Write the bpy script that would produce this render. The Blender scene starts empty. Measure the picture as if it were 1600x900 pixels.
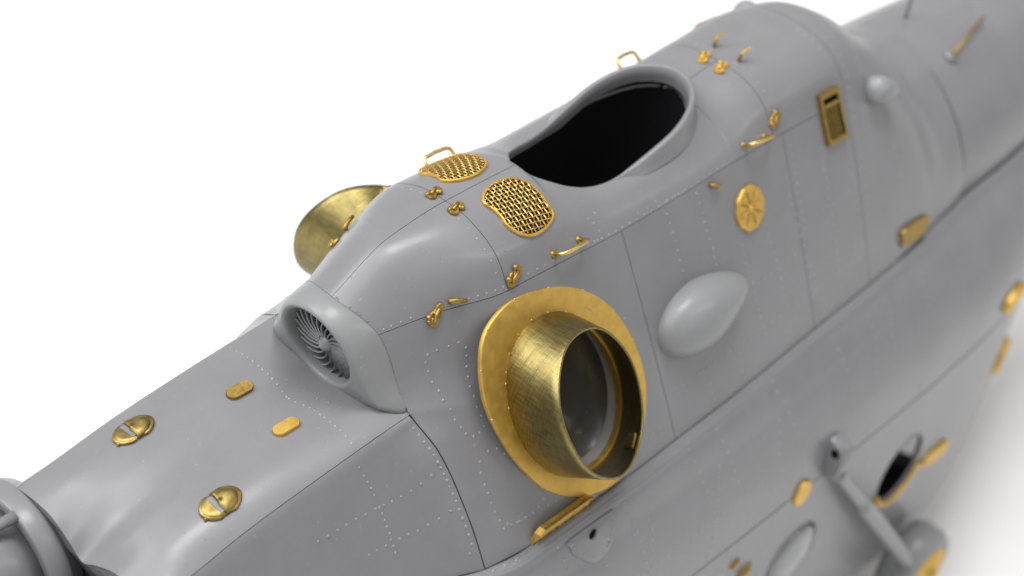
import bpy, bmesh, math, random
import numpy as np
from mathutils import Matrix, Vector
# Plastic kit of a transport helicopter, engine deck seen close up.  1 unit = 1 cm; x aft, y to the far side, z up.
scene=bpy.context.scene
scene.unit_settings.system='METRIC'; scene.unit_settings.scale_length=0.01
random.seed(7); rng=np.random.default_rng(7)
# ---- camera
cam_d=bpy.data.cameras.new('camera'); cam=bpy.data.objects.new('camera',cam_d); scene.collection.objects.link(cam)
RIGHT=Vector((0.66959459,-0.72957889,0.13913206)); DOWN=Vector((-0.393128,-0.50707835,-0.76702146)); FWD=Vector((0.63015352,0.45889672,-0.62635481))
m=Matrix.Identity(4)
for i in range(3): m[i][0]=RIGHT[i]; m[i][1]=-DOWN[i]; m[i][2]=-FWD[i]
m.translation=Vector((-12.6,-10.0,14.55)); cam.matrix_world=m
cam_d.sensor_width=36; cam_d.lens=70.95; cam_d.clip_start=.1; cam_d.clip_end=2000
cam_d.dof.use_dof=True; cam_d.dof.focus_distance=19.3; cam_d.dof.aperture_fstop=.29; cam_d.dof.aperture_blades=0
scene.camera=cam
# ---- light: white room, a soft lamp overhead toward the tail, a strip lamp to the right, two added fills
w=bpy.data.worlds.new('World'); scene.world=w; w.use_nodes=True
bg=w.node_tree.nodes['Background']; bg.inputs[0].default_value=(1,.985,.97,1); bg.inputs[1].default_value=.45
def lamp(name,loc,target,size,power,col,axis=None):
    d=bpy.data.lights.new(name,'AREA'); d.shape='RECTANGLE'; d.size,d.size_y=size; d.energy=power; d.color=col
    o=bpy.data.objects.new(name,d); scene.collection.objects.link(o)
    z=(Vector(loc)-Vector(target)).normalized(); x=Vector(axis or (1,0,0)); x=(x-x.dot(z)*z).normalized(); y=z.cross(x)
    mm=Matrix.Identity(4)
    for i in range(3): mm[i][0]=x[i]; mm[i][1]=y[i]; mm[i][2]=z[i]
    mm.translation=Vector(loc); o.matrix_world=mm; return o
lamp('ceiling_lamp',(9,5,86),(0,0,0),(28,20),36000,(1,.99,.97))
lamp('overhead_fill',(-42,24,82),(0,0,0),(90,90),90000,(.985,.99,1))  # added broad fill from above, an unseen source for softer top light
lamp('front_fill',(-36,42,60),(0,0,0),(40,34),15000,(.97,.985,1))  # added fill to lift the fan shadow on the deck; no window known
lamp('tube_lamp',(26,-36,43),(1,-1,1.5),(46,3),4600,(1,.96,.92),(.46,-.05,-.38))
vs=scene.view_settings; vs.view_transform='Standard'; vs.look='None'; vs.exposure=0; vs.gamma=1; vs.use_curve_mapping=False
scene.cycles.use_denoising=True; scene.cycles.max_bounces=8
# ---------------------------------------------------------------- shape of the model (numpy only)
import numpy as np, math
def pchip(xs, ys, x):
    """monotone cubic through (xs, ys); ys may be (n, ...) ; x 1-D"""
    xs=np.asarray(xs,float); ys=np.asarray(ys,float); x=np.clip(np.asarray(x,float),xs[0],xs[-1])
    h=np.diff(xs); sh=(-1,)+(1,)*(ys.ndim-1); d=np.diff(ys,axis=0)/h.reshape(sh)
    m=np.zeros_like(ys)
    w1=(2*h[1:]+h[:-1]).reshape(sh); w2=(h[1:]+2*h[:-1]).reshape(sh)
    a,b=d[:-1],d[1:]
    with np.errstate(divide='ignore',invalid='ignore'):
        hm=(w1+w2)/(w1/a+w2/b)
    m[1:-1]=np.where(a*b>0,hm,0.0); m[0]=d[0]; m[-1]=d[-1]
    i=np.clip(np.searchsorted(xs,x)-1,0,len(xs)-2)
    t=((x-xs[i])/h[i]).reshape(sh); hh=h[i].reshape(sh)
    return ((1+2*t)*(1-t)**2*ys[i]+t*(1-t)**2*hh*m[i]+t*t*(3-2*t)*ys[i+1]+t*t*(t-1)*hh*m[i+1])
def catmull(P, v, sym0=True, sym1=False):
    """P (n,K,2) control points per sample, v (n,) parameter in 0..K-1"""
    n,K,_=P.shape
    a=P[:,1]*np.array([-1,1]) if sym0 else 2*P[:,0]-P[:,1]
    b=P[:,-2]*np.array([-1,1]) if sym1 else 2*P[:,-1]-P[:,-2]
    Q=np.concatenate([a[:,None],P,b[:,None]],1)
    i=np.clip(np.floor(v).astype(int),0,K-2); t=(v-i)[:,None]; r=np.arange(n)
    p0,p1,p2,p3=Q[r,i],Q[r,i+1],Q[r,i+2],Q[r,i+3]
    return .5*(2*p1+(p2-p0)*t+(2*p0-5*p1+4*p2-p3)*t*t+(3*p1-p0-3*p2+p3)*t**3)
def flank(y,z,yb,bow=.02,n=7):
    out=[]
    for i in range(1,n+1):
        f=i/n; k=bow*4*f*(1-f); out.append((y+(yb-y)*f+k*.85,z*(1-f)+k*.53))
    return out
def st(top,yb,bow=.02): return list(top)+flank(*top[-1],yb,bow)
arc=[(1.77*math.sin(math.radians(9*i))**1.27,1.42*max(0,math.cos(math.radians(9*i)))**1.27) for i in range(11)]
COWL=[(-1.7,[(0,2.25),(.18,2.22),(.35,2.15),(.50,2.02),(.61,1.80),(.73,1.52),(.94,1.27),(1.34,1.08),(1.63,.80),(1.94,.40),(2.18,0)]),
(-1.0,[(0,2.62),(.25,2.56),(.5,2.39),(.71,2.12),(.88,1.82),(1.05,1.53),(1.27,1.27),(1.51,1.0),(1.76,.7),(2.01,.36),(2.25,0)]),
(-.2,st([(0,2.71),(.34,2.67),(.70,2.48),(.92,2.15)],2.25)),
(.8,st([(0,2.70),(.34,2.63),(.70,2.43),(.93,2.11)],2.25)),
(1.5,st([(0,2.66),(.34,2.57),(.70,2.36),(.94,2.08)],2.23)),
(2.5,st([(0,2.62),(.34,2.54),(.70,2.36),(.95,2.10)],2.20)),
(3.5,st([(0,2.58),(.34,2.53),(.70,2.38),(.95,2.13)],2.15)),
(4.2,st([(0,2.66),(.40,2.62),(.72,2.45),(.95,2.13)],2.11)),
(5.2,st([(0,2.70),(.44,2.65),(.77,2.46),(.96,2.11)],2.06,.03)),
(5.9,st([(0,2.66),(.44,2.59),(.76,2.36),(.96,2.02)],2.02,.05)),
(6.45,st([(0,2.42),(.44,2.32),(.76,2.08),(.98,1.76)],1.98,.09)),
(6.95,st([(0,2.00),(.42,1.91),(.78,1.70),(1.04,1.42)],1.92,.12)),
(7.3,st([(0,1.68),(.40,1.60),(.76,1.43),(1.04,1.20)],1.87,.13)),
(7.7,[(y*1.03,z*1.055) for y,z in arc]),
(8.1,arc)]
CX=np.array([c[0] for c in COWL]); CP=np.array([c[1] for c in COWL])
HX=[.81,.84,.89,.97,1.06,1.21,1.38,1.57,1.76,1.94,2.26,2.58,2.76,2.93,3.1,3.25,3.36,3.43,3.46]
HY=[0,.08,.14,.22,.315,.39,.45,.49,.515,.53,.545,.555,.545,.51,.45,.36,.25,.14,0]
HZ=[2.70,2.66,2.62,2.58,2.55,2.48,2.42,2.375,2.36,2.38,2.48,2.58,2.63,2.68,2.73,2.765,2.785,2.80,2.805]   # rim of the opening
HS=[2.70,2.66,2.62,2.58,2.55,2.48,2.42,2.375,2.36,2.365,2.38,2.395,2.41,2.43,2.46,2.50,2.53,2.55,2.56]       # cowl skin at its foot
SH=np.array([.256,-.18,-.25])      # the flanks stand steeper and rake aft toward their foot: shift reached at the foot
def lean(X,w,side):
    return X+np.stack([w*SH[0],side*w*SH[1],w*SH[2]],1)
def flank_w(v): return np.clip((v-3)/7.,0,1)
def hole_y(s): return np.interp(s,HX,HY)
def cowl(s,v,side=-1):
    s=np.asarray(s,float).ravel(); v=np.asarray(v,float).ravel()
    P=pchip(CX,CP,s); yz=catmull(P,v)
    inh=(s>HX[0])&(s<HX[-1])&(v<3)
    if inh.any():
        k=np.where(inh)[0]; sk=s[k]; t=v[k]/3; Pk=P[k]
        y3=catmull(Pk,np.full(len(k),3.))[:,0]; ye=np.interp(sk,HX,HY); ze=np.interp(sk,HX,HS)
        y=ye+(y3-ye)*np.clip(yz[k,0]/y3,0,1)
        vv=np.linspace(0,3,31); zz=np.zeros(len(k)); zE=np.zeros(len(k))
        for j in range(len(k)):
            c=catmull(np.repeat(Pk[j:j+1],31,0),vv)
            zz[j]=np.interp(y[j],c[:,0],c[:,1]); zE[j]=np.interp(ye[j],c[:,0],c[:,1])
        yz[k,0]=y; yz[k,1]=zz+(ze-zE)*(1-t)**2
    h=np.clip(v/5.,0,1); h=h*h*(3-2*h)
    x=s+.25*h*np.clip((.2-s)/1.9,0,1)+.25*yz[:,1]*np.clip((s-6.9)/1.2,0,1)
    k=np.clip((s+1.7)/1.1,0,1); k=k*k*(3-2*k)
    return lean(np.stack([x,side*yz[:,0],yz[:,1]],1),k*flank_w(v)+(1-k)*np.interp(v,[6,7,8,9,10],[0,.42,.68,.86,1]),side)
NOSE=[(-4.66,st([(0,.60),(.2,.72),(.5,.85),(.95,.82)],1.80,.05)),
(-4.2,st([(0,.95),(.3,1.005),(.64,1.01),(.955,.90)],1.83,.055)),
(-3.5,st([(0,1.14),(.34,1.165),(.66,1.155),(.95,1.045)],1.88,.06)),
(-2.5,st([(0,1.22),(.34,1.25),(.66,1.25),(.95,1.165)],1.86,.06)),
(-1.95,st([(0,1.20),(.34,1.265),(.66,1.28),(.947,1.215)],1.98,.05)),
(-1.45,[(0,1.22),(.34,1.28),(.66,1.30),(.945,1.25)]+[(float(q[0]),float(q[1])) for q in catmull(np.repeat(CP[:1],7,0),np.linspace(6.35,10,7))])]
NX=np.array([c[0] for c in NOSE]); NP=np.array([c[1] for c in NOSE])
def nose(s,v,side=-1):
    s=np.asarray(s,float).ravel(); v=np.asarray(v,float).ravel()
    yz=catmull(pchip(NX,NP,s),v); return lean(np.stack([s,side*yz[:,0],yz[:,1]],1),np.interp(v,[3,4,5,6,7,8,9,10],[0,.147,.40,.57,.71,.82,.91,1]),side)
def fst(w,top,bot,k=1.0):
    return [(top-.10,-.10),(top,.0),(top+.075*k,-.015),(top+.15*k,-.10),(top+(w-top)*.62,-.5),(w-.03,-1.2),(w,-2.0),
            (w,.58*bot),(w*.985,.79*bot),(w*.86,.93*bot),(w*.45,.985*bot),(0,bot)]
_fx=[-9.85,-9.6,-8.6,-7.0,-4.6,-2.8,-2.0,-1.45,-1.0,-.2,.8,1.5,2.5,3.5,4.2,5.2,5.9,6.45,6.95,7.3,7.7,8.1,9.2,10.3,11.6,13.5,21.]
_ft=lambda x: float(np.interp(x,[-9.85,-9.6,-8.6,-7,-4.6,-2.8,-2.0,-1.45],[.04,.6,1.2,1.6,1.76,1.82,1.97,2.17])) if x<=-1.45 else (float(np.interp(x,CX,CP[:,10,0])) if x<8.1 else float(np.interp(x,[8.1,9.2,10.3,11.6,13.5,21],[1.77,1.71,1.62,1.48,1.30,.76])))
_fw=lambda x: float(np.interp(x,[-9.85,-9.6,-8.6,-7,-4.6,-2.8,-2.0,-1.0,5,6.8,8.1,9.2,10.3,11.6,13.5,21],[.05,.8,1.7,2.1,2.25,2.38,2.52,2.64,2.66,2.64,2.58,2.46,2.17,1.72,1.36,.8]))
_fb=lambda x: float(np.interp(x,[-9.85,-9.6,-8.6,-7,-4.6,5,6.8,8.1,9.2,10.3,11.6,13.5,21],[-1.9,-3.2,-4.7,-5.6,-5.9,-5.95,-6.5,-6.9,-6.9,-6.15,-4.0,-2.3,-1.2]))
FUS=[(x,fst(_fw(x),_ft(x),_fb(x))) for x in _fx]
FX=np.array([c[0] for c in FUS]); FP=np.array([c[1] for c in FUS])
def fus(s,v,side=-1):
    s=np.asarray(s,float).ravel(); v=np.asarray(v,float).ravel()
    yz=catmull(pchip(FX,FP,s),v,False,True); return lean(np.stack([s,side*yz[:,0],yz[:,1]],1),np.interp(v,[0,3,4,5,6],[1,1,.75,.25,0]),side)
def boom(s,v,side=-1):
    s=np.asarray(s,float).ravel(); v=np.asarray(v,float).ravel()
    b=np.interp(s,[8.1,21],[1.37,.80]); yb=np.interp(s,[8.1,9.2,10.3,11.6,13.5,21],[1.74,1.69,1.6,1.46,1.28,.74]); a=v/10*math.pi/2
    z=b*np.maximum(np.cos(a),0)**1.2
    return lean(np.stack([s+.25*z,side*yb*np.sin(a)**1.2,z],1),flank_w(v),side)
def frame(fn,s,v,side=-1,e=1e-3):
    p=fn([s],[v],side)[0]; a=fn([s+e],[v],side)[0]-p
    b=fn([s],[v+e],side)[0]-p if v<9.9 else p-fn([s],[v-e],side)[0]
    a/=np.linalg.norm(a); n=np.cross(b,a)*(1 if side<0 else -1); n/=np.linalg.norm(n)
    return p,a,np.cross(n,a),n          # point, along x, across, outward
SP0=np.array([.256,-2.04,-.25]); SU=np.array([0,-.4353,-.9003]); SN=np.array([0,-.9003,.4353]); SK=1.054; SX=.256/2.43   # plane of the cowl flank
def flankpt(x,s,h=0,side=-1):
    p=SP0+np.array([x+SX*s,0,0])+SU*(s*SK)+SN*h; p[1]*=-side; return p
def flankuv(X):
    d=X-SP0; s=(d@SU)/SK; return d[...,0]-SX*s,s,d@SN
RIV={'side_a':[(-0.898,4.254),(-0.957,4.057),(-1.07,4.093),(-1.208,4.142),(-1.314,4.236),(-1.361,4.488),(-1.359,4.793),(-1.353,5.144),(-1.321,5.446),(-1.319,5.737),(-1.292,6.049),(-1.306,6.357),(-1.293,6.591),(-1.278,6.783),(-1.211,6.904),(-1.119,6.834),(-1.031,6.676),(-1.006,6.369),(-1.018,6.098),(-0.997,5.769),(-0.995,5.462),(-0.974,5.164),(-0.954,4.845),(-0.919,4.519),(-1.117,7.382),(-0.997,7.375),(-0.931,7.567),(-1.28,7.6),(-1.331,7.897),(-1.342,8.191),(-1.338,8.398),(-1.35,8.63),(-1.341,8.841),(-1.321,9.073),(-1.233,9.23),(-1.095,9.304),(-0.96,9.304),(-0.838,9.27),(-0.718,9.222),(-0.618,9.053),(1.51,3.234),(1.512,3.478),(1.516,3.746),(1.519,4.02),(1.524,4.317),(1.534,4.58),(1.529,4.846),(1.525,5.108),(1.526,5.381),(1.534,5.66),(1.537,5.93),(1.554,6.216),(1.55,6.489),(1.557,6.749),(1.554,6.989),(1.557,7.242),(1.561,7.498),(1.573,7.78),(1.578,8.061),(1.58,8.368),(1.591,8.687),(1.583,9.029),(1.581,9.332),(1.585,9.644),(1.136,5.104),(1.251,5.483)],
'nose':[(-1.455,3.939),(-1.451,4.296),(-1.451,4.595),(-1.451,4.9),(-1.456,5.193),(-1.459,5.533),(-1.453,5.793),(-1.463,6.086),(-1.462,6.371),(-1.462,6.639),(-1.466,6.942),(-1.473,7.225),(-1.47,7.529),(-1.469,7.842),(-1.471,8.158),(-1.474,8.495),(-1.485,8.851),(-1.556,9.182),(-1.615,5.785),(-1.728,5.764),(-1.838,5.75),(-1.954,5.712),(-2.065,5.676),(-2.165,5.635),(-2.26,5.597),(-2.383,5.59),(-2.499,5.525),(-2.617,5.478),(-2.732,5.429),(-2.851,5.385),(-2.971,5.33),(-1.586,7.415),(-1.71,7.42),(-1.825,7.413),(-1.943,7.421),(-2.047,7.378),(-2.156,7.377),(-2.318,7.373),(-2.429,7.36),(-2.53,7.327),(-2.22,3.605),(-2.21,4.049),(-2.205,4.364),(-2.205,4.678),(-2.209,5.025),(-2.216,5.642),(-2.218,5.947),(-2.222,6.28),(-2.23,6.603),(-2.231,6.93),(-2.242,7.23),(-2.244,7.562),(-2.251,7.909)],
'deck':[(-2.135,0.549),(-2.131,0.774),(-2.129,0.966),(-2.132,1.215),(-2.131,1.388),(-2.131,1.653),(-2.135,1.875),(-2.135,2.121),(-2.139,2.386),(-2.144,2.671),(-2.164,0.051),(-2.154,0.265)],
'top':[(-1.624,2.968),(-1.541,3.075),(-1.435,3.162),(-1.327,3.199),(-0.681,3.059),(-0.58,3.016),(-0.479,3.016),(-0.375,2.977),(-0.267,2.963),(0.121,2.99),(0.265,2.98),(0.385,3.037),(0.507,3.082),(0.641,2.993),(0.763,3.063),(1.04,2.97),(1.185,2.926),(1.142,2.915),(1.254,2.942),(1.373,2.961),(1.478,2.885),(1.588,2.886),(1.699,2.946),(1.819,2.935),(1.935,2.903),(2.046,2.916),(2.176,2.954),(2.315,3.004),(2.453,3.0),(2.576,3.013),(1.164,1.863),(1.215,2.072),(1.254,2.468),(1.298,1.67),(1.859,2.548),(2.008,2.59),(2.159,2.456),(2.278,3.044),(2.407,3.033),(2.508,2.974),(2.614,2.928),(2.727,2.878),(2.841,2.904),(2.954,2.852),(3.064,2.854),(3.181,2.868),(3.295,2.847)],
'side_b':[(2.25,3.297),(2.266,3.602),(2.272,3.904),(2.276,4.213),(2.273,4.518),(2.27,4.838),(2.275,5.195),(2.308,8.287),(2.297,8.564),(2.292,8.821),(2.302,9.088),(2.297,9.371),(2.303,9.67),(2.768,3.235),(2.776,3.565),(2.794,3.903),(2.788,4.192),(2.79,4.497),(2.8,4.804),(2.82,5.132),(2.812,5.419),(2.817,5.686),(2.878,7.644),(2.889,7.968),(2.88,8.269),(2.878,8.572),(2.878,8.841),(2.878,9.15),(2.868,9.449),(3.294,5.018),(3.323,5.357),(3.307,5.619),(3.299,5.942),(3.3,6.25),(3.323,6.589),(3.347,6.972),(3.351,7.286),(3.346,7.574),(3.354,7.928),(3.366,8.196),(3.368,8.518),(3.369,8.836),(3.359,9.156),(3.778,5.493),(3.789,5.824),(3.798,6.147),(3.823,6.484),(3.839,6.815),(3.846,7.143),(3.855,7.468),(3.862,7.799),(3.869,8.129),(3.888,8.475),(3.891,8.794),(3.872,9.088),(3.83,9.412),(4.287,5.051),(4.314,5.396),(4.34,5.793),(4.348,6.171),(4.358,6.56),(4.384,6.962),(4.387,7.341),(4.392,7.723),(4.393,8.107),(4.406,8.506),(4.413,8.832),(4.408,9.277),(4.404,9.705),(1.738,8.467),(1.858,8.503),(2.003,8.477),(2.126,8.499),(2.208,8.503),(2.426,8.527),(2.547,8.538),(2.68,8.561),(2.816,8.58),(2.956,8.633),(3.102,8.676),(3.222,8.632),(3.402,8.666),(3.554,8.659),(3.708,8.653),(4.053,8.579),(4.209,8.576),(3.578,7.12),(3.702,7.115),(3.824,7.065),(3.942,7.057),(4.067,7.047),(4.191,7.05)],
'fus':[(1.629,2.966),(1.715,3.535),(1.796,3.905),(1.857,4.194),(1.926,4.426),(1.989,4.66),(2.093,4.93),(2.139,1.384),(2.142,3.009),(2.225,3.562),(2.305,3.935),(2.379,4.219),(2.433,4.426),(2.509,4.673),(3.277,2.857),(3.312,3.358),(3.433,3.797),(3.504,4.111),(3.582,4.381),(3.643,4.622),(3.71,4.86),(3.78,5.117),(3.89,5.439),(4.612,3.552),(4.658,3.855),(4.726,4.148),(4.818,4.547),(0.483,3.095),(0.552,3.545),(0.617,3.901),(0.694,4.18),(0.749,4.409),(0.81,4.663),(0.871,4.882),(0.623,4.186),(-0.579,2.966),(-0.494,3.562),(-0.244,3.545),(0.177,4.39),(-0.441,3.892)],
'patch':[(-0.367,2.847),(-0.333,3.286),(-0.287,3.547),(-0.199,3.757),(-0.111,3.937),(-0.032,4.08),(0.066,4.082),(0.183,4.082),(0.231,3.925),(0.268,3.552),(0.189,2.922)],
'rail':[(-1.263,1.699),(-1.124,1.668),(-1.402,1.737)]}
# ---------------------------------------------------------------- materials
def mat(name): 
    m=bpy.data.materials.new(name); m.use_nodes=True; nt=m.node_tree
    return m,nt,nt.nodes['Principled BSDF']
def N(nt,t,**k):
    n=nt.nodes.new(t)
    for a,b in k.items():
        if a in n.inputs: n.inputs[a].default_value=b
        else: setattr(n,a,b)
    return n
def ramp(nt,src,p0,c0,p1,c1):
    r=N(nt,'ShaderNodeValToRGB'); e=r.color_ramp.elements
    e[0].position,e[1].position=p0,p1; e[0].color=(*c0,1) if len(c0)==3 else c0; e[1].color=(*c1,1)
    nt.links.new(src,r.inputs[0]); return r.outputs[0]
def plastic(name,col,rough=.42,mottle=.06,bump=.10):
    m,nt,b=mat(name); L=nt.links.new
    tc=N(nt,'ShaderNodeTexCoord')
    n1=N(nt,'ShaderNodeTexNoise',Scale=1.7,Detail=6.,Roughness=.62); L(tc.outputs['Object'],n1.inputs['Vector'])
    c=np.array(col); col_out=ramp(nt,n1.outputs[0],.3,tuple(c*(1-mottle)),.7,tuple(c*(1+mottle)))
    # faint sanding marks and dust specks
    mp=N(nt,'ShaderNodeMapping'); mp.inputs['Scale'].default_value=(14,55,60); mp.inputs['Rotation'].default_value=(0,.2,.5); L(tc.outputs['Object'],mp.inputs[0])
    n2=N(nt,'ShaderNodeTexNoise',Scale=1.,Detail=3.); L(mp.outputs[0],n2.inputs['Vector'])
    n3=N(nt,'ShaderNodeTexNoise',Scale=95.,Detail=2.); L(tc.outputs['Object'],n3.inputs['Vector'])
    n4=N(nt,'ShaderNodeTexNoise',Scale=24.,Detail=1.); L(tc.outputs['Object'],n4.inputs['Vector'])
    dust=ramp(nt,n4.outputs[0],.72,(0,0,0),.80,(1,1,1))
    mx=N(nt,'ShaderNodeMix',data_type='RGBA'); L(dust,mx.inputs[0]); L(col_out,mx.inputs[6]); mx.inputs[7].default_value=(*np.minimum(c*1.22,1),1); 
    L(mx.outputs[2],b.inputs['Base Color'])
    rr=N(nt,'ShaderNodeMapRange'); rr.inputs[3].default_value=rough-.07; rr.inputs[4].default_value=rough+.10; L(n2.outputs[0],rr.inputs[0]); L(rr.outputs[0],b.inputs['Roughness'])
    ad=N(nt,'ShaderNodeMath',operation='MULTIPLY_ADD'); L(n2.outputs[0],ad.inputs[0]); ad.inputs[1].default_value=.35; L(n3.outputs[0],ad.inputs[2])
    bp=N(nt,'ShaderNodeBump',Strength=bump,Distance=.012); L(ad.outputs[0],bp.inputs['Height']); L(bp.outputs[0],b.inputs['Normal'])
    b.inputs['Specular IOR Level'].default_value=.4; b.inputs['Coat Weight'].default_value=.26; b.inputs['Coat Roughness'].default_value=.2
    return m
SCUFF_LIT=plastic('scuffed_lit_styrene',(.262,.262,.272),.34)  # paler colour holds rivet scuffing and the light caught on rivet tops
GREY=plastic('grey_styrene',(.193,.192,.202),.37,.05)
PALE=plastic('pale_grey_resin',(.228,.234,.24),.42)
RESIN=plastic('matt_grey_resin',(.218,.223,.226),.46)
def brass(name,c0,c1,rough,scale=(60,60,60),bump=.1):
    m,nt,b=mat(name); L=nt.links.new; tc=N(nt,'ShaderNodeTexCoord')
    mp=N(nt,'ShaderNodeMapping'); mp.inputs['Scale'].default_value=scale; L(tc.outputs['Object'],mp.inputs[0])
    n=N(nt,'ShaderNodeTexNoise',Scale=1.,Detail=5.,Roughness=.6); L(mp.outputs[0],n.inputs['Vector'])
    L(ramp(nt,n.outputs[0],.3,c0,.7,c1),b.inputs['Base Color']); b.inputs['Metallic'].default_value=1
    rr=N(nt,'ShaderNodeMapRange'); rr.inputs[3].default_value=rough-.08; rr.inputs[4].default_value=rough+.12; L(n.outputs[0],rr.inputs[0]); L(rr.outputs[0],b.inputs['Roughness'])
    bp=N(nt,'ShaderNodeBump',Strength=bump,Distance=.01); L(n.outputs[0],bp.inputs['Height']); L(bp.outputs[0],b.inputs['Normal'])
    return m
ETCH=brass('etched_brass',(.60,.385,.09),(.73,.50,.14),.54,(9,9,9),.08)
DARKETCH=brass('tarnished_brass',(.25,.17,.05),(.46,.31,.095),.50,(22,22,22),.2)
LOUV=brass('formed_brass',(.21,.155,.05),(.42,.31,.11),.44,(14,14,14),.12)
WIRE=brass('bright_brass_wire',(.62,.43,.14),(.74,.54,.20),.30,(30,30,30),.05)
DUCT_SHADE=plastic('duct_shade_grey',(.062,.054,.05),.5)  # dark colour stands in for shade deep in the exhaust duct
UMBER=mat('dark_brown_recess')[0]; ub=UMBER.node_tree.nodes['Principled BSDF']; ub.inputs['Base Color'].default_value=(.035,.024,.013,1); ub.inputs['Roughness'].default_value=.95; ub.inputs['Specular IOR Level'].default_value=.1
CABIN_SHADE=mat('cabin_shade_dark')[0]; lb=CABIN_SHADE.node_tree.nodes['Principled BSDF']; lb.inputs['Base Color'].default_value=(.022,.024,.02,1); lb.inputs['Roughness'].default_value=.8  # near-black colour for the shade inside the closed cabin
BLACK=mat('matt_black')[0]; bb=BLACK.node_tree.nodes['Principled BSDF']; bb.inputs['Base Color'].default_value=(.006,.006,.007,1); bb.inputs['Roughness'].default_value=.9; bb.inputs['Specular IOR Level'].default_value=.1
GLASS=mat('clear_styrene')[0]; gb=GLASS.node_tree.nodes['Principled BSDF']; gb.inputs['Base Color'].default_value=(.8,.82,.83,1); gb.inputs['Roughness'].default_value=.06; gb.inputs['Transmission Weight'].default_value=.75
# brushed brass of the pipes: fine lines round the tube and scratches along it
def brushed():
    m,nt,b=mat('brushed_brass_tube'); L=nt.links.new; tc=N(nt,'ShaderNodeTexCoord'); outs=[]
    for sc in ((4,70,4),(38,5,38),(1.4,2,1.4)):
        mp=N(nt,'ShaderNodeMapping'); mp.inputs['Scale'].default_value=sc; L(tc.outputs['Object'],mp.inputs[0])
        n=N(nt,'ShaderNodeTexNoise',Scale=1.,Detail=4.,Roughness=.65); L(mp.outputs[0],n.inputs['Vector']); outs.append(n.outputs[0])
    a=N(nt,'ShaderNodeMath',operation='ADD'); L(outs[0],a.inputs[0]); L(outs[1],a.inputs[1])
    a2=N(nt,'ShaderNodeMath',operation='MULTIPLY_ADD'); L(a.outputs[0],a2.inputs[0]); a2.inputs[1].default_value=.35; 
    hm=N(nt,'ShaderNodeMath',operation='MULTIPLY'); L(outs[2],hm.inputs[0]); hm.inputs[1].default_value=.3; L(hm.outputs[0],a2.inputs[2])
    L(ramp(nt,a2.outputs[0],.36,(.125,.10,.038),.62,(.33,.27,.105)),b.inputs['Base Color']); b.inputs['Metallic'].default_value=1
    rr=N(nt,'ShaderNodeMapRange'); rr.inputs[3].default_value=.27; rr.inputs[4].default_value=.48; L(outs[1],rr.inputs[0]); L(rr.outputs[0],b.inputs['Roughness'])
    bp=N(nt,'ShaderNodeBump',Strength=.22,Distance=.008); L(a.outputs[0],bp.inputs['Height']); L(bp.outputs[0],b.inputs['Normal'])
    return m
TUBE=brushed()
PAPER,nt,b=mat('white_paper'); n=N(nt,'ShaderNodeTexNoise',Scale=.5,Detail=8.); tc=N(nt,'ShaderNodeTexCoord'); nt.links.new(tc.outputs['Object'],n.inputs['Vector'])
nt.links.new(ramp(nt,n.outputs[0],.3,(.86,.86,.86),.7,(.89,.89,.89)),b.inputs['Base Color']); b.inputs['Roughness'].default_value=.85
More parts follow.
